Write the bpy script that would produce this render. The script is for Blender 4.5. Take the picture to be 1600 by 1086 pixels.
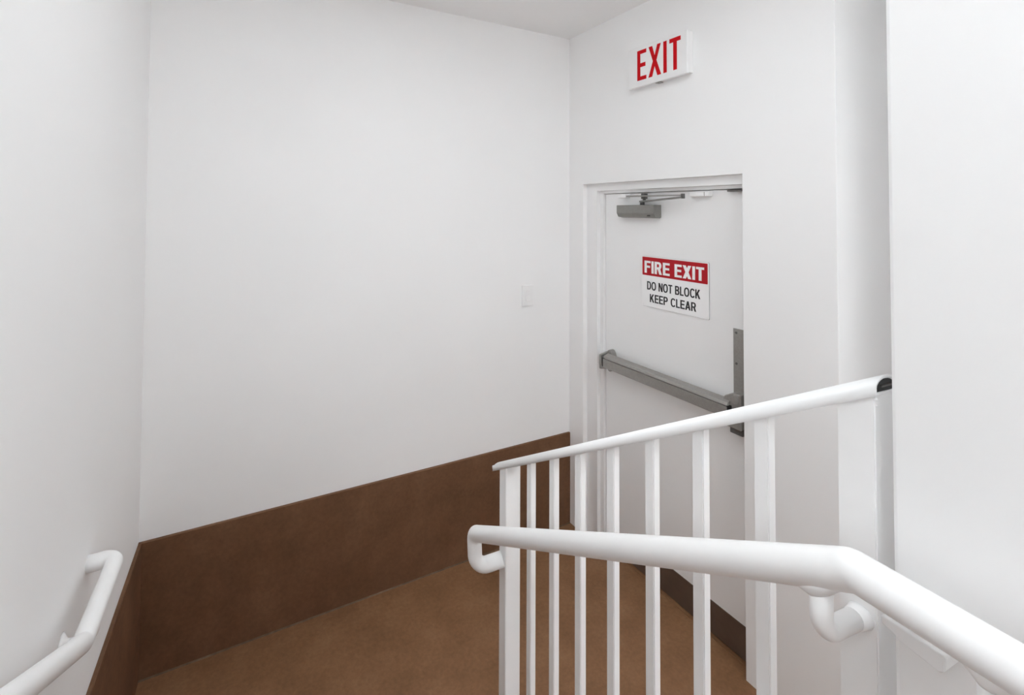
import bpy, bmesh, math, random
from mathutils import Vector, Matrix
random.seed(4)
for o in list(bpy.data.objects):
    bpy.data.objects.remove(o, do_unlink=True)
SC = bpy.context.scene
COL = SC.collection

# ------------------------------------------------------------------ camera
# world: z = 0 on the lower landing, +Y towards the far wall, +X towards the door wall
cam_d = bpy.data.cameras.new('camera')
cam = bpy.data.objects.new('camera', cam_d)
COL.objects.link(cam)
cam_d.sensor_width = 36.0
cam_d.lens = 734.1974 / 1600 * 36.0
cam_d.shift_x = (800 - 708.17) / 1600
cam_d.shift_y = (311.10 - 543) / 1600
cam_d.clip_start = 0.02
right = Vector((0.8956, -0.4449, 0.0070)).normalized()
fwd = Vector((0.4446, 0.8954, 0.0243)).normalized()
up = right.cross(fwd).normalized()
right = fwd.cross(up).normalized()
cam.matrix_world = Matrix(((right.x, up.x, -fwd.x, 0.0),
                           (right.y, up.y, -fwd.y, 0.0),
                           (right.z, up.z, -fwd.z, 1.87),
                           (0, 0, 0, 1)))
SC.camera = cam

# ------------------------------------------------------------------ world, exposure
W = bpy.data.worlds.new('world'); SC.world = W
W.use_nodes = True
W.node_tree.nodes['Background'].inputs[0].default_value = (0.9, 0.95, 1.0, 1)
W.node_tree.nodes['Background'].inputs[1].default_value = 0.0
SC.view_settings.view_transform = 'Standard'
SC.view_settings.look = 'None'
SC.view_settings.gamma = 1.0
SC.view_settings.use_curve_mapping = False
SC.view_settings.exposure = 0.38
# lamps: (x, y, size_x, size_y, watts) of unseen ceiling fixtures, tuned to wall brightness
LAMPS = [(0.05, -0.40, 0.50, 0.30, 8.6, 'square white ceiling light over the stair head'),
         (1.30, -1.00, 0.60, 0.60, 14.5, 'added square white ceiling light behind the right wall, unseen fill'),  # added fill without a known source, brightens the far wall and door
         (0.72, 1.05, 1.00, 0.30, 5.6, 'added long white ceiling light over the landing, unseen fill')]  # added out of view to even the light on the far wall
# the white room is lit mostly by light bouncing between its walls
SC.cycles.max_bounces = 20
SC.cycles.diffuse_bounces = 16

# ------------------------------------------------------------------ constants
CE = 2.933            # ceiling height over the landing
XB = 1.9176           # face of the door wall
YA = 2.263            # face of the far wall
DOOR = XB + 0.067     # face of the door leaf
ANG = math.radians(3.4836)    # the stair is turned this much against the room
UPZ = 0.57            # upper floor
PITCH = 0.59          # rise / run of the stair
DL = -0.404           # left wall, measured across the stair from the camera
DR = 0.688            # right wall
DG = 0.70             # stair side of the guard rail

# ------------------------------------------------------------------ materials
def nodes(m):
    m.use_nodes = True
    nt = m.node_tree
    return nt, nt.nodes, nt.links, nt.nodes['Principled BSDF']

def mat(name, col, rough=0.5, metal=0.0, var=0.0, scale=6.0, bump=0.0, bscale=200.0, spec=0.5, col2=None, coat=0.0):
    m = bpy.data.materials.new(name)
    nt, N, L, b = nodes(m)
    b.inputs['Roughness'].default_value = rough
    b.inputs['Metallic'].default_value = metal
    b.inputs['Specular IOR Level'].default_value = spec
    b.inputs['Coat Weight'].default_value = coat
    tc = N.new('ShaderNodeTexCoord')
    c2 = col2 or tuple(c * (1 - var) for c in col)
    n = N.new('ShaderNodeTexNoise'); n.inputs['Scale'].default_value = scale
    n.inputs['Detail'].default_value = 6.0 if var > 0.015 or col2 else 1.0; n.inputs['Roughness'].default_value = 0.62
    L.new(tc.outputs['Object'], n.inputs['Vector'])
    r = N.new('ShaderNodeValToRGB')
    r.color_ramp.elements[0].position = 0.36; r.color_ramp.elements[1].position = 0.66
    r.color_ramp.elements[0].color = (*c2, 1); r.color_ramp.elements[1].color = (*col, 1)
    L.new(n.outputs['Fac'], r.inputs['Fac']); L.new(r.outputs['Color'], b.inputs['Base Color'])
    if bump:
        n2 = N.new('ShaderNodeTexNoise'); n2.inputs['Scale'].default_value = bscale
        n2.inputs['Detail'].default_value = 3.0
        L.new(tc.outputs['Object'], n2.inputs['Vector'])
        bp = N.new('ShaderNodeBump'); bp.inputs['Strength'].default_value = bump
        bp.inputs['Distance'].default_value = 0.001
        L.new(n2.outputs['Fac'], bp.inputs['Height']); L.new(bp.outputs['Normal'], b.inputs['Normal'])
    return m

def brown_mat(name, a, b_, c):
    """dark brown coating: soft mottling in large patches with a fine speckle"""
    m = bpy.data.materials.new(name)
    nt, N, L, b = nodes(m)
    tc = N.new('ShaderNodeTexCoord')
    n1 = N.new('ShaderNodeTexNoise'); n1.inputs['Scale'].default_value = 4.5; n1.inputs['Detail'].default_value = 8
    n1.inputs['Roughness'].default_value = 0.6
    n2 = N.new('ShaderNodeTexNoise'); n2.inputs['Scale'].default_value = 60; n2.inputs['Detail'].default_value = 6
    n2.inputs['Roughness'].default_value = 0.7
    L.new(tc.outputs['Object'], n1.inputs['Vector']); L.new(tc.outputs['Object'], n2.inputs['Vector'])
    r = N.new('ShaderNodeValToRGB'); e = r.color_ramp.elements
    e[0].position = 0.3; e[0].color = (*a, 1); e[1].position = 0.7; e[1].color = (*c, 1)
    k = e.new(0.5); k.color = (*b_, 1)
    L.new(n1.outputs['Fac'], r.inputs['Fac'])
    mx = N.new('ShaderNodeMix'); mx.data_type = 'RGBA'; mx.blend_type = 'OVERLAY'; mx.inputs['Factor'].default_value = 0.35
    L.new(r.outputs['Color'], mx.inputs['A']); L.new(n2.outputs['Fac'], mx.inputs['B'])
    L.new(mx.outputs['Result'], b.inputs['Base Color'])
    b.inputs['Roughness'].default_value = 0.62
    b.inputs['Specular IOR Level'].default_value = 0.3
    bp = N.new('ShaderNodeBump'); bp.inputs['Strength'].default_value = 0.25; bp.inputs['Distance'].default_value = 0.001
    L.new(n2.outputs['Fac'], bp.inputs['Height']); L.new(bp.outputs['Normal'], b.inputs['Normal'])
    return m

M = {
    'wall': mat('wall_paint', (0.92, 0.92, 0.92), 0.75, var=0.012, scale=1.6, spec=0.3),
    'ceil': mat('ceiling_paint', (0.92, 0.92, 0.92), 0.85, var=0.012, scale=2, spec=0.2),
    'rail': mat('rail_gloss_paint', (0.92, 0.92, 0.92), 0.38, var=0.01, scale=30),
    'door': mat('door_paint', (0.90, 0.90, 0.90), 0.5, var=0.008, scale=4),
    'frame': mat('frame_paint', (0.89, 0.89, 0.89), 0.45, var=0.01, scale=10),
    'plastic': mat('white_plastic', (0.89, 0.89, 0.89), 0.4, var=0.01, scale=20),
    'brown': brown_mat('brown_coating', (0.200, 0.099, 0.047), (0.240, 0.121, 0.059), (0.280, 0.147, 0.074)),
    'base': brown_mat('brown_coating_shaded', (0.128, 0.064, 0.032), (0.160, 0.079, 0.041), (0.192, 0.099, 0.053)),  # same coating as the floor, its weaker light painted in as darker brown
    'kick': mat('bronze_kick_plate', (0.145, 0.098, 0.072), 0.5, metal=0.15, var=0.2, scale=9),
    'caulk': mat('brown_caulk', (0.17, 0.105, 0.062), 0.8, var=0.4, scale=40),
    'steel': mat('brushed_steel', (0.37, 0.355, 0.335), 0.42, metal=0.55, var=0.12, scale=120),
    'steel_dark': mat('dark_steel', (0.16, 0.155, 0.15), 0.5, metal=0.6, var=0.15, scale=90),
    'closer': mat('closer_lacquer', (0.27, 0.265, 0.25), 0.45, metal=0.4, var=0.08, scale=60),
    'black': mat('black_rubber', (0.012, 0.012, 0.012), 0.6, var=0.1, scale=30),
    'red': mat('sign_red', (0.62, 0.004, 0.010), 0.6, var=0.06, scale=30, spec=0.15),
    'red2': mat('band_red', (0.47, 0.012, 0.020), 0.5, var=0.05, scale=30, spec=0.2),
    'ink': mat('black_ink', (0.016, 0.016, 0.018), 0.5, var=0.1, scale=30),
    'rim': mat('sign_rim_grey', (0.45, 0.45, 0.46), 0.5, var=0.05, scale=20),
    'signwhite': mat('sign_white', (0.93, 0.93, 0.93), 0.4, var=0.01, scale=10),
}
def emit_mat(name, strength):
    m = bpy.data.materials.new(name)
    nt, N, L, b = nodes(m)
    b.inputs['Base Color'].default_value = (0.9, 0.9, 0.9, 1)
    b.inputs['Emission Color'].default_value = (0.915, 0.968, 1.0, 1)
    b.inputs['Emission Strength'].default_value = strength
    return m

# ------------------------------------------------------------------ mesh helpers
def bm_box(bm, x0, x1, y0, y1, z0, z1, bevel=0.0, seg=2):
    t = bmesh.new()
    v = [t.verts.new((x, y, z)) for x in (x0, x1) for y in (y0, y1) for z in (z0, z1)]
    for f in ((0, 1, 3, 2), (4, 6, 7, 5), (0, 4, 5, 1), (2, 3, 7, 6), (0, 2, 6, 4), (1, 5, 7, 3)):
        t.faces.new([v[i] for i in f])
    bmesh.ops.recalc_face_normals(t, faces=t.faces)
    if bevel:
        bmesh.ops.bevel(t, geom=list(t.edges), offset=bevel, segments=seg, profile=0.5, affect='EDGES')
    me = bpy.data.meshes.new('tmp'); t.to_mesh(me); t.free()
    bm.from_mesh(me); bpy.data.meshes.remove(me)
    return bm

def box(*a, **k):
    return bm_box(bmesh.new(), *a, **k)

def prism(pts, axis, lo, hi, bevel=0.0, seg=2, bm=None):
    """polygon (list of 2D points) extruded along axis 'x', 'y' or 'z'"""
    t = bmesh.new()
    def P(p, h):
        return {'x': (h, p[0], p[1]), 'y': (p[0], h, p[1]), 'z': (p[0], p[1], h)}[axis]
    a = [t.verts.new(P(p, lo)) for p in pts]
    b = [t.verts.new(P(p, hi)) for p in pts]
    n = len(pts)
    t.faces.new(a); t.faces.new(b[::-1])
    for i in range(n):
        t.faces.new((a[i], b[i], b[(i + 1) % n], a[(i + 1) % n]))
    bmesh.ops.recalc_face_normals(t, faces=t.faces)
    if bevel:
        bmesh.ops.bevel(t, geom=list(t.edges), offset=bevel, segments=seg, profile=0.5, affect='EDGES')
    if bm is None:
        return t
    me = bpy.data.meshes.new('tmp'); t.to_mesh(me); t.free()
    bm.from_mesh(me); bpy.data.meshes.remove(me)
    return bm

def fillet(path, radii, n=8):
    """round the corners of a polyline"""
    P = [Vector(p) for p in path]; out = [P[0]]
    for i in range(1, len(P) - 1):
        r = radii[i - 1]
        a = (P[i - 1] - P[i]).normalized(); b = (P[i + 1] - P[i]).normalized()
        ang = a.angle(b); t = r / math.tan(ang / 2)
        t = min(t, (P[i - 1] - P[i]).length * 0.49, (P[i + 1] - P[i]).length * 0.49)
        rr = t * math.tan(ang / 2)
        bis = (a + b).normalized(); c = P[i] + bis * (rr / math.sin(ang / 2))
        s = P[i] + a * t - c; e = P[i] + b * t - c
        ax = s.cross(e).normalized(); tot = s.angle(e)
        for k in range(n + 1):
            out.append(c + Matrix.Rotation(tot * k / n, 3, ax) @ s)
    out.append(P[-1])
    return out

def tube(path, radius, seg=28, bm=None, caps=True):
    """sweep a circle along a path; radius may be a number or one per point"""
    bm = bm or bmesh.new()
    P = [Vector(p) for p in path]
    R = radius if isinstance(radius, (list, tuple)) else [radius] * len(P)
    rings = []; prev = None
    for i, p in enumerate(P):
        if i == 0: t = (P[1] - P[0]).normalized()
        elif i == len(P) - 1: t = (P[-1] - P[-2]).normalized()
        else: t = ((P[i] - P[i - 1]).normalized() + (P[i + 1] - P[i]).normalized()).normalized()
        if prev is None:
            ref = Vector((0, 0, 1)) if abs(t.z) < 0.9 else Vector((0, 1, 0))
            u = t.cross(ref).normalized()
        else:
            u = (prev - t * prev.dot(t)).normalized()
        prev = u; w = t.cross(u)
        rings.append([bm.verts.new(p + R[i] * (math.cos(2 * math.pi * k / seg) * u + math.sin(2 * math.pi * k / seg) * w)) for k in range(seg)])
    for a, b in zip(rings, rings[1:]):
        for k in range(seg):
            f = bm.faces.new((a[k], a[(k + 1) % seg], b[(k + 1) % seg], b[k])); f.smooth = True
    if caps:
        bm.faces.new(rings[0][::-1]); bm.faces.new(rings[-1])
    bmesh.ops.recalc_face_normals(bm, faces=bm.faces)
    return bm

def build(name, bm, m, parent=None, origin=(0, 0, 0), rotz=0.0, smooth=False):
    """bm holds coordinates of the frame; origin (same frame) becomes the object's origin"""
    o3 = Vector(origin)
    bmesh.ops.translate(bm, verts=bm.verts, vec=-o3)
    me = bpy.data.meshes.new(name); bm.to_mesh(me); bm.free()
    if smooth:
        for p in me.polygons: p.use_smooth = True
    me.materials.append(M[m] if isinstance(m, str) else m)
    o = bpy.data.objects.new(name, me); COL.objects.link(o)
    if parent is not None:
        o.parent = parent
        o.location = o3 - Vector(parent['_o'])
    else:
        o.rotation_euler = (0, 0, rotz)
        o.location = Matrix.Rotation(rotz, 3, 'Z') @ o3
        o['_o'] = tuple(o3)
    o['_o'] = tuple(o3)
    return o

def thing(name, origin, rotz=0.0):
    o = bpy.data.objects.new(name, None); COL.objects.link(o)
    o.empty_display_size = 0.05
    o.rotation_euler = (0, 0, rotz)
    o.location = Matrix.Rotation(rotz, 3, 'Z') @ Vector(origin)
    o['_o'] = tuple(origin)
    return o

def tag(o, label, cat=None, group=None, kind=None):
    o['label'] = label
    if cat: o['category'] = cat
    if group: o['group'] = group
    if kind: o['kind'] = kind
    return o

def struct(o, label, cat):
    return tag(o, label, cat, kind='structure')

ROT = -ANG                       # local (across, along, up) of the stair frame -> world
def stair(d, s, z=0.0):          # stair frame -> world
    return Matrix.Rotation(ROT, 3, 'Z') @ Vector((d, s, z))

# ================================================================== setting
BACK = -1.9
# far wall
lx = -0.267
struct(build('wall_far', box(lx - 0.4, XB + 0.2, YA, YA + 0.15, -0.1, CE + 0.1), 'wall', origin=(0.8, YA, 0)),
       'plain white far wall above the tall brown base', 'wall')
# door wall with the doorway notch
OP0, OP1, OPZ = 2.1406, 1.198, 2.029
NI0, NI1 = 0.868, 0.50     # niche depth and unseen near side invented to darken the return face
pts = [(YA, -0.1), (YA, CE + 0.1), (NI0, CE + 0.1), (NI0, -0.1), (OP1, -0.1), (OP1, OPZ), (OP0, OPZ), (OP0, -0.1)]
struct(build('wall_door', prism(pts, 'x', XB, XB + 0.5, bevel=0.0015, seg=1), 'wall', origin=(XB, 1.0, 0)),
       'white wall around the recessed fire door', 'wall')
struct(build('wall_niche_added', box(XB + 0.5, XB + 0.6, NI1 - 0.05, NI0 + 0.05, -0.1, CE + 0.1), 'wall', origin=(XB + 0.5, 0.7, 0)),
       'unseen back of the invented narrow niche beside the door wall', 'wall')
struct(build('wall_near_unseen', box(XB, XB + 0.6, BACK, NI1, -0.1, CE + 0.1, bevel=0.002), 'wall', origin=(XB, -0.5, 0)),
       'unseen white wall past the niche, set to shade the niche side', 'wall')
# left wall, parallel to the stair
struct(build('wall_left', box(DL - 0.15, DL, BACK, 2.42, -0.1, CE + 0.1), 'wall', origin=(DL, 0.5, 0), rotz=ROT),
       'white wall on the left of the stair behind the short handrail', 'wall')
# right wall: ends beside the top post of the guard
struct(build('wall_right', box(DR, DR + 0.13, BACK, 0.3115, -0.1, CE + 0.05, bevel=0.005), 'wall', origin=(DR, 0, 0), rotz=ROT),
       'bright white wall on the right of the stair head', 'wall')
struct(build('wall_back', box(-1.2, XB + 0.6, BACK - 0.15, BACK + 0.02, -0.1, CE + 0.1), 'wall', origin=(0.4, BACK, 0)),
       'white wall behind the stair head', 'wall')
struct(build('ceiling', box(-1.2, XB + 0.6, BACK - 0.2, YA + 0.2, CE, CE + 0.1), 'ceil', origin=(0.5, 0.5, CE)),
       'plain white ceiling over the landing', 'ceiling')
# floors and the three risers between them
struct(build('floor', box(-1.2, XB + 0.6, BACK - 0.2, YA + 0.1, -0.1, 0.0), 'brown', origin=(0.8, 1.3, 0)),
       'brown coated floor of the landing before the fire door', 'floor')
st = thing('floor_stair', (0.15, 0.3, 0.0), ROT)
struct(st, 'brown stair leading up from the landing to the camera', 'stair')
DW = DG + 0.075
nose = [0.97, 0.65, 0.33]
for i, s1 in enumerate(nose[:2]):
    build('step', box(DL, DW, nose[i + 1] - 0.02, s1, 0.0, 0.19 * (i + 1), bevel=0.004), 'brown', st, (0.15, s1, 0))
build('upper_floor', box(DL, DR, BACK, nose[2], 0.0, UPZ, bevel=0.004), 'brown', st, (0.15, 0, 0))

# tall brown base on the far wall
HB = 0.537
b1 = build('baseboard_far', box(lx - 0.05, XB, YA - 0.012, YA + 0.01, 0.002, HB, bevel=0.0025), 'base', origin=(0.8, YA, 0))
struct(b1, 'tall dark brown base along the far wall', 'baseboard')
# joint of the base to the floor
build('floor_joint', prism([(YA - 0.017, 0.0), (YA - 0.012, 0.0), (YA - 0.012, 0.004)], 'x', lx - 0.02, XB - 0.002), 'caulk', b1, (0.8, YA - 0.02, 0))
# base on the left wall: level at the landing, then climbing with the stair
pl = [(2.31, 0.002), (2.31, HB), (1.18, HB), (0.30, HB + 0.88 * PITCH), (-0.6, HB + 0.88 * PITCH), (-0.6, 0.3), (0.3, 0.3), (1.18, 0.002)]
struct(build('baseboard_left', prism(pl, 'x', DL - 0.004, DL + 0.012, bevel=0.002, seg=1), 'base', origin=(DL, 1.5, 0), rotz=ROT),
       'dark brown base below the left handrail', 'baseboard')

# ------------------------------------------------------------------ doorway
fr = thing('trim_1', (XB, 1.67, 0))
struct(fr, 'white steel frame set back in the doorway', 'door frame')
def frame_piece(name, y0, y1, z0, z1):
    return build(name, box(XB + 0.030, XB + 0.19, y0, y1, z0, z1, bevel=0.0015), 'frame', fr, (XB + 0.03, (y0 + y1) / 2, z0))
frame_piece('jamb', 2.056, OP0, 0.0, OPZ)
frame_piece('jamb', OP1, OP1 + 0.012, 0.0, OPZ)
frame_piece('frame_head', OP1 + 0.012, 2.056, 1.988, OPZ)
def stop_piece(y0, y1, z0, z1):
    return build('rabbet', box(XB + 0.052, XB + 0.18, y0, y1, z0, z1, bevel=0.0012), 'frame', fr, (XB + 0.06, (y0 + y1) / 2, z0))
stop_piece(2.0285, 2.056, 0.0, 1.988)
stop_piece(OP1 + 0.012, 2.0285, 1.972, 1.988)

dr = build('door_1', box(DOOR, DOOR + 0.045, 1.213, 2.0255, 0.008, 1.969, bevel=0.0012), 'door', origin=(DOOR, 1.62, 0))
struct(dr, 'white steel fire door with panic bar and closer', 'door')
build('kick_plate', box(DOOR - 0.003, DOOR + 0.001, 1.216, 1.870, 0.010, 0.150, bevel=0.001), 'kick', dr, (DOOR, 1.62, 0.012))['label'] = 'dark bronze kick plate'
build('threshold', box(DOOR - 0.014, DOOR + 0.09, 1.211, 2.03, 0.0, 0.004, bevel=0.001), 'brown', fr, (DOOR, 1.62, 0))

# door closer -------------------------------------------------------
def U(name, bm, m, p, o): return build(name, bm, m, p, o)
X0, X1 = DOOR - 0.055, DOOR
prof = [(X1, 1.842), (X1, 1.905), (X0, 1.905), (X0, 1.862), (X0 + 0.012, 1.843), (X1 - 0.010, 1.838)]
dc = build('door_closer', prism(prof, 'y', 1.652, 1.892, bevel=0.0025), 'closer', dr, (DOOR, 1.77, 1.84))
dc['label'] = 'grey closer body with chamfered lower edge'
build('closer_end_cap', prism([(x * 1.0, z) for x, z in prof], 'y', 1.648, 1.6525, bevel=0.001), 'closer', dc, (DOOR, 1.65, 1.84))
build('spindle', tube([(DOOR - 0.028, 1.742, 1.904), (DOOR - 0.028, 1.742, 1.926)], 0.011, 16), 'steel_dark', dc, (DOOR - 0.028, 1.742, 1.905))
ELB = Vector((DOOR - 0.072, 1.470, 1.943))
def arm_bar(a, b, w, t):
    a = Vector(a); b = Vector(b); d = (b - a).normalized()
    side = d.cross(Vector((0, 0, 1))).normalized(); upv = side.cross(d)
    bm = bmesh.new(); vs = []
    for p in (a, b):
        for su, sv in ((-1, -1), (1, -1), (1, 1), (-1, 1)):
            vs.append(bm.verts.new(p + side * su * w / 2 + upv * sv * t / 2))
    for f in ((0, 1, 2, 3), (7, 6, 5, 4), (0, 4, 5, 1), (1, 5, 6, 2), (2, 6, 7, 3), (3, 7, 4, 0)):
        bm.faces.new([vs[i] for i in f])
    bmesh.ops.recalc_face_normals(bm, faces=bm.faces)
    bmesh.ops.bevel(bm, geom=list(bm.edges), offset=t * 0.2, segments=1, affect='EDGES')
    return bm
build('main_arm', arm_bar((DOOR - 0.028, 1.752, 1.923), ELB + Vector((0, 0, -0.004)), 0.022, 0.008), 'closer', dc, (DOOR - 0.028, 1.742, 1.92))
build('forearm', arm_bar(ELB + Vector((0, 0, 0.005)), (DOOR - 0.026, 1.868, 1.953), 0.017, 0.007), 'steel', dc, tuple(ELB))
build('elbow_pin', tube([tuple(ELB + Vector((0, 0, -0.010))), tuple(ELB + Vector((0, 0, 0.012)))], 0.009, 14), 'steel_dark', dc, tuple(ELB))
shoe = box(DOOR - 0.040, DOOR - 0.004, 1.842, 1.888, 1.944, 1.966, bevel=0.003)
bm_box(shoe, DOOR - 0.034, DOOR - 0.016, 1.868, 1.905, 1.943, 1.950, bevel=0.002)
build('arm_shoe', shoe, 'frame', dc, (DOOR - 0.02, 1.865, 1.944))
clip = box(DOOR - 0.036, DOOR - 0.010, 1.722, 1.744, 1.936, 1.966, bevel=0.003)
tube([(DOOR - 0.024, 1.732, 1.930), (DOOR - 0.024, 1.732, 1.937)], 0.008, 12, clip)
build('adjusting_bracket', clip, 'steel_dark', dc, (DOOR - 0.02, 1.733, 1.936))
build('valve_cover', box(X0 + 0.004, X0 + 0.010, 1.675, 1.692, 1.848, 1.853, bevel=0.001), 'black', dc, (X0, 1.68, 1.85))

# alarm contact on the door top, latch keeper under the head ----------
sc_ = build('door_contact', box(DOOR - 0.028, DOOR, 1.372, 1.470, 1.942, 1.963, bevel=0.003), 'plastic', dr, (DOOR, 1.42, 1.942))
sc_['label'] = 'small white alarm contact box'
build('contact_seam', box(DOOR - 0.029, DOOR - 0.002, 1.393, 1.3955, 1.943, 1.962), 'steel', sc_, (DOOR, 1.394, 1.942))
build('top_latch', box(DOOR - 0.022, DOOR, 1.215, 1.292, 1.960, 1.967, bevel=0.001), 'steel_dark', dr, (DOOR, 1.25, 1.96))

# panic bar -----------------------------------------------------------
pb = build('panic_bar', prism([(DOOR - 0.080, 1.013), (DOOR - 0.080, 1.060), (DOOR - 0.073, 1.0605), (DOOR - 0.073, 1.0635), (DOOR - 0.079, 1.0645), (DOOR - 0.072, 1.076), (DOOR - 0.045, 1.086), (DOOR - 0.040, 1.082), (DOOR - 0.040, 1.018), (DOOR - 0.046, 1.013)],
                              'y', 1.262, 1.968, bevel=0.0006, seg=1), 'steel', dr, (DOOR, 1.62, 1.013))
pb['label'] = 'brushed grey push bar across the door'
# hinge-side bracket: rounded upright plate with a hooked clip
arc = [(1.968 + 0.027 * math.cos(math.radians(a)), 1.042 + 0.060 * math.sin(math.radians(a))) for a in range(0, 360, 15)]
build('end_bracket', prism(arc, 'x', DOOR - 0.034, DOOR, bevel=0.004), 'steel', pb, (DOOR, 1.97, 1.0))
bm = prism([(DOOR - 0.088, 1.002), (DOOR - 0.088, 1.080), (DOOR - 0.030, 1.090), (DOOR - 0.030, 0.994)], 'y', 1.976, 1.990, bevel=0.004)
build('end_cap', bm, 'steel', pb, (DOOR - 0.05, 1.98, 1.0))
build('end_gap', box(DOOR - 0.078, DOOR - 0.044, 1.962, 1.978, 1.016, 1.064), 'black', pb, (DOOR - 0.06, 1.97, 1.016))
# latch-side case: tall flat plate, lock body and its foot
build('cover_plate', box(DOOR - 0.006, DOOR, 1.216, 1.2795, 0.935, 1.375, bevel=0.001), 'steel', pb, (DOOR, 1.25, 0.94))
for z in (1.358, 1.228):
    build('screw', tube([(DOOR - 0.0075, 1.266, z), (DOOR - 0.005, 1.266, z)], 0.005, 12), 'steel_dark', pb, (DOOR, 1.266, z))
lk = prism([(1.282, 0.972), (1.300, 0.990), (1.300, 1.075), (1.285, 1.098), (1.250, 1.118), (1.217, 1.118), (1.217, 0.972)], 'x', DOOR - 0.058, DOOR - 0.004, bevel=0.004)
build('lock_case', lk, 'steel', pb, (DOOR, 1.25, 0.97))
build('lock_foot', box(DOOR - 0.045, DOOR, 1.217, 1.272, 0.946, 0.975, bevel=0.003), 'steel_dark', pb, (DOOR, 1.25, 0.946))
build('bar_gap', box(DOOR - 0.079, DOOR - 0.046, 1.255, 1.264, 1.016, 1.064), 'black', pb, (DOOR - 0.06, 1.26, 1.016))
dog = prism([(1.238 + 0.014 * math.cos(math.radians(a)), 1.094 + 0.020 * math.sin(math.radians(a))) for a in range(0, 360, 20)], 'x', DOOR - 0.066, DOOR - 0.05, bevel=0.003)
build('lock_cap', dog, 'steel', pb, (DOOR - 0.05, 1.238, 1.08))

# ================================================================== lettering helper
def quad_line(x0, y0, x1, y1, t):
    """slanted stroke whose ends are cut level; t is its horizontal width"""
    return [(x0 - t / 2, y0), (x0 + t / 2, y0), (x1 + t / 2, y1), (x1 - t / 2, y1)]
def arc_strip(cx, cy, rx, ry, tx, ty, a0, a1, n=10, power=1.0):
    out = []
    def pt(a, kx, ky):
        c, s_ = math.cos(a), math.sin(a)
        sq = lambda v: math.copysign(abs(v) ** power, v)
        return (cx + kx * sq(c), cy + ky * sq(s_))
    for k in range(n):
        p = math.radians(a0 + (a1 - a0) * k / n); q = math.radians(a0 + (a1 - a0) * (k + 1) / n)
        out.append([pt(p, rx - tx, ry - ty), pt(p, rx, ry), pt(q, rx, ry), pt(q, rx - tx, ry - ty)])
    return out
def bar(x0, x1, y0, y1): return [(x0, y0), (x1, y0), (x1, y1), (x0, y1)]
def glyph(ch, t, h):
    """plain bold capitals: t = stem width, h = bar height, cap height 1 -> (polygons, width)"""
    m = 0.52
    if ch == 'I': return [bar(0, t, 0, 1)], t
    if ch == 'E': return [bar(0, t, 0, 1), bar(0, .60, 0, h), bar(0, .60, 1 - h, 1), bar(0, .56, m - h / 2, m + h / 2)], .60
    if ch == 'F': return [bar(0, t, 0, 1), bar(0, .58, 1 - h, 1), bar(0, .52, m - h / 2, m + h / 2)], .58
    if ch == 'L': return [bar(0, t, 0, 1), bar(0, .54, 0, h)], .54
    if ch == 'T': return [bar(.31 - t / 2, .31 + t / 2, 0, 1), bar(0, .62, 1 - h, 1)], .62
    if ch == 'N': return [bar(0, t, 0, 1), bar(.66 - t, .66, 0, 1), quad_line(.66 - t * .62, 0, t * .62, 1, t * 1.15)], .66
    if ch == 'X': return [quad_line(t * .6, 0, .70 - t * .6, 1, t * 1.2), quad_line(.70 - t * .6, 0, t * .6, 1, t * 1.2)], .70
    if ch == 'K': return [bar(0, t, 0, 1), quad_line(t * .6, .30, .66 - t * .6, 1, t * 1.25), quad_line(.70 - t * .6, 0, .30, .56, t * 1.2)], .70
    if ch == 'A': return [quad_line(t * .55, 0, .36, 1, t * 1.1), quad_line(.72 - t * .55, 0, .36, 1, t * 1.1), bar(.16, .56, .22, .22 + h)], .72
    if ch == 'O': return arc_strip(.38, .5, .38, .51, t, h, 0, 360, 28, .86), .76
    if ch == 'C': return arc_strip(.38, .5, .37, .51, t, h, 38, 322, 24, .86), .70
    if ch == 'D': return [bar(0, t, 0, 1), bar(0, .30, 0, h), bar(0, .30, 1 - h, 1)] + arc_strip(.28, .5, .40, .5, t, h, -90, 90, 16, .86), .68
    if ch == 'P': return [bar(0, t, 0, 1), bar(0, .36, 1 - h, 1), bar(0, .36, .40, .40 + h)] + arc_strip(.35, .70, .28, .30, t, h, -90, 90, 12, .86), .63
    if ch == 'R': return glyph('P', t, h)[0] + [quad_line(.68 - t * .6, 0, .40, .44, t * 1.12)], .68
    if ch == 'B': return ([bar(0, t, 0, 1), bar(0, .36, 1 - h, 1), bar(0, .36, 0, h), bar(0, .36, .52 - h / 2, .52 + h / 2)]
                          + arc_strip(.35, .735, .27, .265, t, h, -90, 90, 12, .86) + arc_strip(.35, .28, .31, .28, t, h, -90, 90, 12, .86)), .66
    return [], .26
def text_mesh(body, y_left, y_right, z0, z1, x_face, t=0.2, h=0.17, gap=0.10, depth=0.0008):
    """flat lettering on a plane facing -X, reading from +Y to -Y, fitted to the given box"""
    x = 0.0; polys = []
    for ch in body:
        g, w = glyph(ch, t, h)
        polys += [[(x + u, v) for u, v in p] for p in g]
        x += w + gap
    x -= gap
    bm = bmesh.new()
    for k, p in enumerate(polys):
        lift = 0.00001 * (k % 7)
        prism([(y_left + (y_right - y_left) * u / x, z0 + (z1 - z0) * v) for u, v in p], 'x', x_face - depth - lift, x_face + 0.0002, bm=bm)
    return bm

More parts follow.
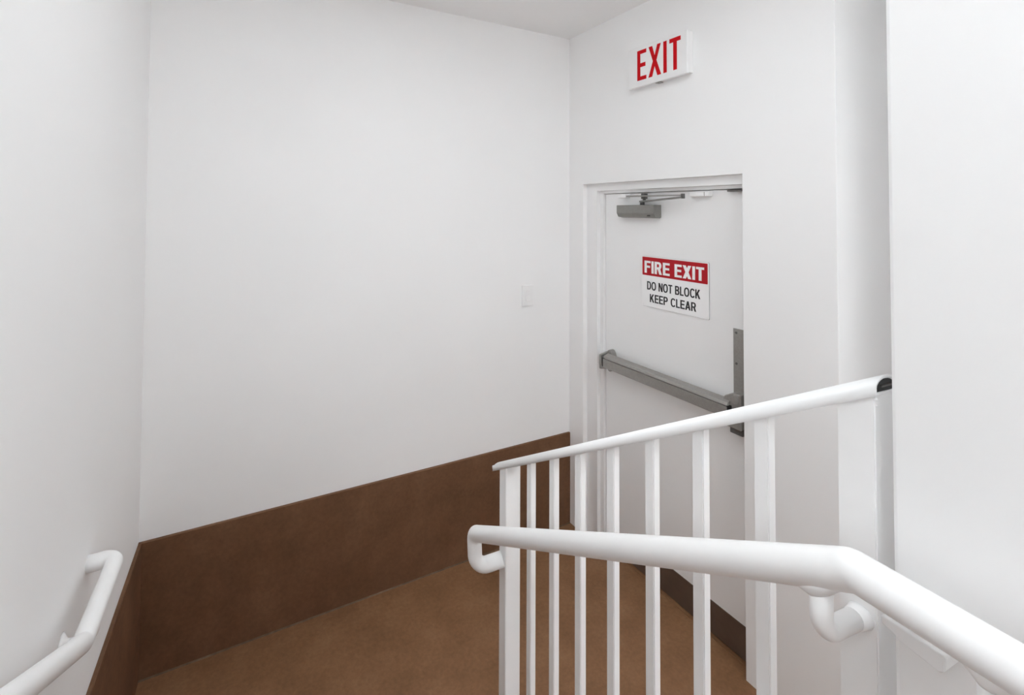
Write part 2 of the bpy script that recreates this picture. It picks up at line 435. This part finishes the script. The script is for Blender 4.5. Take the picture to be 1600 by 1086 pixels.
# ================================================================== EXIT sign above the door
ES0, ES1, EZ0, EZ1 = 1.413, 1.7535, 2.4955, 2.697
XS = XB - 0.046
ex = thing('exit_sign', (XB, (ES0 + ES1) / 2, EZ0))
tag(ex, 'white exit sign with red EXIT letters high above the door', 'sign')
build('housing', box(XB - 0.040, XB, ES0 + 0.004, ES1 - 0.004, EZ0 + 0.006, EZ1 - 0.004, bevel=0.004), 'plastic', ex, (XB, 1.58, EZ0))
build('face_plate', box(XS, XB - 0.034, ES0, ES1, EZ0, EZ1, bevel=0.004, seg=3), 'plastic', ex, (XS, 1.58, EZ0))
build('latch_tab', box(XS + 0.006, XB - 0.012, 1.568, 1.592, EZ0 - 0.003, EZ0 + 0.003, bevel=0.001), 'steel', ex, (XS, 1.58, EZ0))
ZT, ZB, TH = 2.6775, 2.5270, 0.0185
def letter(polys):
    bm = bmesh.new()
    for p in polys:
        prism(p, 'x', XS - 0.0008, XS + 0.001, bm=bm)
    build('letter', bm, 'red', ex, (XS, polys[0][0][0], ZB))
def rect(y0, y1, z0, z1): return [(y0, z0), (y1, z0), (y1, z1), (y0, z1)]
mid = (ZT + ZB) / 2
letter([[(1.6945, ZB), (1.6945, ZT), (1.6385, ZT), (1.6385, ZT - 0.019), (1.6755, ZT - 0.019), (1.6755, mid + 0.010), (1.6440, mid + 0.010),
         (1.6440, mid - 0.010), (1.6755, mid - 0.010), (1.6755, ZB + 0.019), (1.6385, ZB + 0.019), (1.6385, ZB)]])
letter([[(1.6245, ZT), (1.6035, ZT), (1.5890, mid + 0.026), (1.5740, ZT), (1.5535, ZT), (1.5785, mid), (1.5520, ZB), (1.5735, ZB),
         (1.5890, mid - 0.027), (1.6040, ZB), (1.6260, ZB), (1.5995, mid)]])
letter([rect(1.5205, 1.5390, ZB, ZT)])
letter([[(1.5055, ZT), (1.4455, ZT), (1.4455, ZT - 0.020), (1.4655, ZT - 0.020), (1.4655, ZB), (1.4850, ZB), (1.4850, ZT - 0.020), (1.5055, ZT - 0.020)]])

# ================================================================== FIRE EXIT sign on the door
FY0, FY1, FZ0, FZ1 = 1.391, 1.7655, 1.385, 1.6425
fs = thing('fire_exit_sign', (DOOR, 1.578, FZ0))
tag(fs, 'red and white sign on the door reading FIRE EXIT DO NOT BLOCK KEEP CLEAR', 'sign')
def rounded(y0, y1, z0, z1, r, n=5):
    p = []
    for cy, cz, a0 in ((y1 - r, z1 - r, 0), (y0 + r, z1 - r, 90), (y0 + r, z0 + r, 180), (y1 - r, z0 + r, 270)):
        for k in range(n + 1):
            a = math.radians(a0 + 90 * k / n); p.append((cy + r * math.cos(a), cz + r * math.sin(a)))
    return p
XF = DOOR - 0.005
build('backing', prism(rounded(FY0 - 0.0012, FY1 + 0.0008, FZ0 - 0.0012, FZ1 + 0.0008, 0.007), 'x', DOOR - 0.003, DOOR), 'rim', fs, (DOOR, 1.578, FZ0))
build('panel', prism(rounded(FY0, FY1, FZ0, FZ1, 0.006), 'x', XF, DOOR - 0.002), 'signwhite', fs, (DOOR, 1.578, FZ0))
HH = FZ1 - FZ0
build('red_band', prism(rounded(FY0 + 0.005, FY1 - 0.004, FZ1 - HH * 0.383, FZ1 - 0.005, 0.003), 'x', XF - 0.0006, XF + 0.0005), 'red2', fs, (XF, 1.578, FZ1 - 0.1))
build('lettering', text_mesh('FIRE EXIT', 1.7475, 1.4125, FZ1 - HH * 0.337, FZ1 - HH * 0.095, XF - 0.0006, t=0.215, h=0.175, gap=0.085), 'signwhite', fs, (XF, 1.578, 1.56))
build('lettering', text_mesh('DO NOT BLOCK', 1.7320, 1.4330, FZ1 - HH * 0.665, FZ1 - HH * 0.500, XF, t=0.180, h=0.150, gap=0.09), 'ink', fs, (XF, 1.578, 1.49))
build('lettering', text_mesh('KEEP CLEAR', 1.7150, 1.4540, FZ1 - HH * 0.905, FZ1 - HH * 0.745, XF, t=0.180, h=0.150, gap=0.09), 'ink', fs, (XF, 1.578, 1.42))
for y in (FY0 + 0.009, FY1 - 0.009):
    build('screw', tube([(XF - 0.0012, y, FZ0 + 0.009), (XF, y, FZ0 + 0.009)], 0.003, 10), 'plastic', fs, (XF, y, FZ0 + 0.009))

# ================================================================== light switch on the far wall
LS0, LS1, LZ0, LZ1 = 1.568, 1.645, 1.322, 1.440
sw = thing('light_switch', ((LS0 + LS1) / 2, YA, LZ0))
tag(sw, 'white rocker light switch on the far wall near the door', 'light switch')
pr_ = build('cover_plate', box(LS0, LS1, YA - 0.009, YA, LZ0, LZ1, bevel=0.002, seg=3), 'plastic', sw, (1.606, YA, LZ0))
cx_, cz_ = (LS0 + LS1) / 2, (LZ0 + LZ1) / 2
build('rocker_frame', box(cx_ - 0.0185, cx_ + 0.0185, YA - 0.0094, YA - 0.007, cz_ - 0.036, cz_ + 0.036, bevel=0.0008), 'frame', sw, (cx_, YA, cz_ - 0.036))
build('rocker', prism([(YA - 0.0085, cz_ - 0.032), (YA - 0.0165, cz_ - 0.031), (YA - 0.0105, cz_), (YA - 0.0110, cz_ + 0.032), (YA - 0.0085, cz_ + 0.032)], 'x', cx_ - 0.0155, cx_ + 0.0155, bevel=0.0006, seg=1),
      'plastic', sw, (cx_, YA, cz_ - 0.032))
for dz in (-0.048, 0.048):
    b = tube([(cx_, YA - 0.0098, cz_ + dz), (cx_, YA - 0.0085, cz_ + dz)], 0.003, 10)
    build('screw', b, 'frame', sw, (cx_, YA - 0.006, cz_ + dz))

# ================================================================== guard rail beside the stair
def zcap(s):                # top of the cap along the stair
    return 1.6690 - PITCH * 1.012 * (s - 0.335)
def ground(s):
    return UPZ if s < 0.33 else 0.38 if s < 0.65 else 0.19 if s < 0.97 else 0.0
gr = thing('guard_rail', (DG + 0.02, 0.80, 0.19), ROT)
tag(gr, 'white metal guard rail with flat balusters and sloping cap beside stair', 'guard rail')
gr['_o'] = (DG + 0.02, 0.80, 0.19)
def upright(name, s_far, width, d0, d1):
    s0 = s_far - width
    zt0, zt1 = zcap(s0) - 0.012, zcap(s_far) - 0.012
    zb = ground(s_far) - 0.0
    zb = max(ground(s_far), ground(s0))
    bm = bmesh.new()
    v = [bm.verts.new(p) for p in ((d0, s0, zb), (d1, s0, zb), (d1, s_far, zb), (d0, s_far, zb),
                                   (d0, s0, zt0), (d1, s0, zt0), (d1, s_far, zt1), (d0, s_far, zt1))]
    for f in ((3, 2, 1, 0), (4, 5, 6, 7), (0, 1, 5, 4), (1, 2, 6, 5), (2, 3, 7, 6), (3, 0, 4, 7)):
        bm.faces.new([v[i] for i in f])
    bmesh.ops.bevel(bm, geom=list(bm.edges), offset=0.0016, segments=2, affect='EDGES')
    bmesh.ops.recalc_face_normals(bm, faces=bm.faces)
    return build(name, bm, 'rail', gr, (d0, (s0 + s_far) / 2, zb))
upright('post', 1.2784, 0.0395, DG, DG + 0.050)
upright('post', 0.3729, 0.0410, DG, DG + 0.050)
for s in (1.1259, 1.0197, 0.9162, 0.8077, 0.7006, 0.5941, 0.4847):
    upright('baluster', s, 0.0220, DG + 0.001, DG + 0.0175)
# hollow cap with rounded top, open at its upper end
def cap_profile(w, hgt, n=10):
    p = [(-w, 0.0)]
    for k in range(n + 1):
        a = math.pi - math.pi * k / n
        p.append((w * math.cos(a), hgt * 0.35 + hgt * 0.65 * math.sin(a)))
    p.append((w, 0.0))
    return p
cw, ch, ct = 0.0245, 0.024, 0.0035
dc0 = DG + 0.0215
sA, sB = 0.3300, 1.318
outer = cap_profile(cw, ch); inner = [(x * (cw - ct) / cw, 0.0035 + z * (ch - 0.0075) / ch) for x, z in cap_profile(cw, ch)]
bm = bmesh.new()
def ring(prof, s, dz=0.0): return [bm.verts.new((dc0 + x, s, zcap(s) - ch + z + dz)) for x, z in prof]
oA, oB, iA, iB = ring(outer, sA), ring(outer, sB), ring(inner, sA), ring(inner, sA + 0.12)
n = len(outer)
for k in range(n):
    j = (k + 1) % n
    for q in ((oA[k], oA[j], oB[j], oB[k]), (iA[j], iA[k], iB[k], iB[j]), (oA[j], oA[k], iA[k], iA[j])):
        f = bm.faces.new(q)
bm.faces.new(oB); bm.faces.new(iB[::-1])
bmesh.ops.recalc_face_normals(bm, faces=bm.faces)
cap = build('top_cap', bm, 'rail', gr, (dc0, 0.8, zcap(0.8) - ch), smooth=True)
# rolled lip at the lower end of the cap, weld bead at the upper one
lip = tube([(dc0 - 0.020, sB + 0.004, zcap(sB) - 0.017), (dc0 + 0.020, sB + 0.004, zcap(sB) - 0.017)], 0.0075, 14)
build('cap_end', lip, 'rail', cap, (dc0, sB, zcap(sB) - 0.02), smooth=True)
hb = bmesh.new()
hp = [(x * 0.93, 0.0045 + z * 0.90) for x, z in [(x * (cw - ct) / cw, z * (ch - 0.0075) / ch) for x, z in cap_profile(cw, ch)]]
h0 = [hb.verts.new((dc0 + x, sA + 0.0015, zcap(sA + 0.0015) - ch + z)) for x, z in hp]
h1 = [hb.verts.new((dc0 + x, sA + 0.10, zcap(sA + 0.10) - ch + z)) for x, z in hp]
hb.faces.new(h0); hb.faces.new(h1[::-1])
for k in range(len(hp)):
    hb.faces.new((h0[k], h1[k], h1[(k + 1) % len(hp)], h0[(k + 1) % len(hp)]))
bmesh.ops.recalc_face_normals(hb, faces=hb.faces)
build('cap_hollow', hb, 'black', cap, (dc0, sA, zcap(sA) - ch))['label'] = 'dark unpainted inside of the open cap'
build('cap_tongue', box(dc0 - 0.012, dc0 + 0.017, sA - 0.001, sA + 0.004, zcap(sA) - ch + 0.0095, zcap(sA) - ch + 0.0112), 'steel_dark', cap, (dc0, sA, zcap(sA) - ch))
wd = bmesh.new()
for dd, z, r in ((0.000, -0.029, 0.0024), (0.001, -0.036, 0.0018)):
    bmesh.ops.create_icosphere(wd, subdivisions=2, radius=r, matrix=Matrix.Translation((DG + 0.003 + dd, 0.3325, zcap(0.33) + z)))
build('weld_bead', wd, 'rail', gr, (DG, 0.3325, zcap(0.33) - 0.05), smooth=True)

# ================================================================== right handrail
RR = 0.0215
DH = 0.622
def zrail(s): return 1.472 - PITCH * 0.989 * max(0.0, s - 0.317)
hr = thing('handrail', (DH, 0.80, zrail(0.80)), ROT)
tag(hr, 'thick white pipe handrail on guard and right wall, bent at stair head', 'handrail')
se = 1.292
path = [(DG + 0.002, 1.262, 0.826), (DH, se - 0.010, 0.808), (DH, se, zrail(se)), (DH, 0.317, 1.472), (DH, -0.55, 1.472), (DR + 0.002, -0.55, 1.472)]
pp = fillet(path, [0.030, 0.032, 0.015, 0.035], 9)
build('pipe', tube(pp, RR, 36), 'rail', hr, (DH, 0.8, zrail(0.8)))
def bracket(parent, d_rail, d_wall, s, z_rail, drop, slope, r=0.0105, flange=0.026, lean=0.0):
    """stem under the rail with an elbow to the wall, flared at both ends"""
    zt = z_rail - RR + 0.002
    sg = 1 if d_wall > d_rail else -1
    pth = fillet([(d_rail, s, zt), (d_rail, s, zt - drop), (d_wall, s, zt - drop + lean)], [0.024], 10)
    n = len(pth)
    rad = [r] * n
    b = tube(pth, rad, 22)
    br = build('bracket', b, 'rail', parent, (d_rail, s, zt - drop))
    # saddle: flattened cone along the rail
    sd = bmesh.new(); rings = []
    for rr, ss, zz in ((r * 0.98, r * 0.98, zt - 0.012), (r * 1.15, r * 1.5, zt - 0.008), (r * 1.3, r * 2.3, zt - 0.003), (r * 1.3, r * 2.5, zt + 0.004)):
        rings.append([sd.verts.new((d_rail + rr * math.cos(a), s + ss * math.sin(a), zz - slope * ss * math.sin(a)))
                      for a in [2 * math.pi * k / 24 for k in range(24)]])
    for a, c in zip(rings, rings[1:]):
        for k in range(24): sd.faces.new((a[k], a[(k + 1) % 24], c[(k + 1) % 24], c[k]))
    sd.faces.new(rings[0][::-1]); sd.faces.new(rings[-1])
    bmesh.ops.recalc_face_normals(sd, faces=sd.faces)
    build('saddle', sd, 'rail', br, (d_rail, s, zt), smooth=True)
    zz = zt - drop + lean
    fl = tube([(d_wall - sg * 0.016, s, zz), (d_wall - sg * 0.010, s, zz), (d_wall - sg * 0.005, s, zz), (d_wall - sg * 0.0, s, zz)],
              [r * 1.0, r * 1.12, (r + flange) / 2, flange], 26)
    build('flange', fl, 'rail', br, (d_wall, s, zz))
    return br
b1_ = bracket(hr, DH, DG, 0.3500, zrail(0.350), 0.058, PITCH, r=0.0115, flange=0.0145, lean=-0.004)
b1_['label'] = 'curved white bracket stem fixed to the post'
# strap bracket on the right wall: slanted flat bar under the rail, arm and wall plate
sp = prism([(0.3010, 1.4300), (0.3010, 1.4215), (0.2890, 1.4180), (0.2865, 1.4145), (0.2530, 1.4095), (0.2490, 1.4140), (0.2480, 1.4270), (0.2500, 1.4300)],
           'x', DH + 0.018, DR, bevel=0.0016, seg=2)
bp2 = build('strap_bracket', sp, 'rail', hr, (DR, 0.275, 1.41))
bp2['label'] = 'flat white strap bracket under the rail'
build('strap_stem', tube([(DH + 0.040, 0.280, 1.425), (DH + 0.012, 0.280, 1.460)], 0.005, 14), 'rail', bp2, (DH + 0.01, 0.272, 1.425))
bracket(hr, DH, DR, 0.212, 1.472, 0.060, 0.0, r=0.008, flange=0.018)
bracket(hr, DH, DR, -0.30, 1.472, 0.055, 0.0)

# ================================================================== left handrail
DHL = -0.338
hl = thing('handrail', (DHL, 1.30, 0.90), ROT)
tag(hl, 'white pipe handrail returning into the left wall above the brown base', 'handrail')
path = [(DL - 0.002, 1.588, 0.898), (DHL, 1.590, 0.900), (DHL, 1.304, 0.900), (DHL, 0.325, 0.900 + 0.979 * PITCH), (DHL, -0.35, 0.900 + 0.979 * PITCH), (DL - 0.002, -0.35, 0.900 + 0.979 * PITCH)]
build('pipe', tube(fillet(path, [0.032, 0.018, 0.018, 0.032], 9), RR, 36), 'rail', hl, (DHL, 1.3, 0.9))
bl = bracket(hl, DHL, DL, 1.405, 0.900, 0.046, 0.0, r=0.0105, flange=0.026)
bracket(hl, DHL, DL, 0.40, 0.900 + (1.304 - 0.40) * PITCH, 0.046, PITCH, r=0.0105, flange=0.026)

# ================================================================== ceiling fixtures (unseen overhead, some added as fill)
for x, y, sx, sy, w, text in LAMPS:
    cl = thing('unseen_ceiling_light', (x, y, CE))
    tag(cl, text, 'ceiling light')
    build('light_frame', box(x - sx / 2 - 0.02, x + sx / 2 + 0.02, y - sy / 2 - 0.02, y + sy / 2 + 0.02, CE - 0.03, CE, bevel=0.004), 'plastic', cl, (x, y, CE))
    build('diffuser', box(x - sx / 2, x + sx / 2, y - sy / 2, y + sy / 2, CE - 0.038, CE - 0.029, bevel=0.002),
          emit_mat('lamp_diffuser', w / (sx * sy) / math.pi), cl, (x, y, CE - 0.03))
for o in bpy.data.objects:
    if '_o' in o: del o['_o']
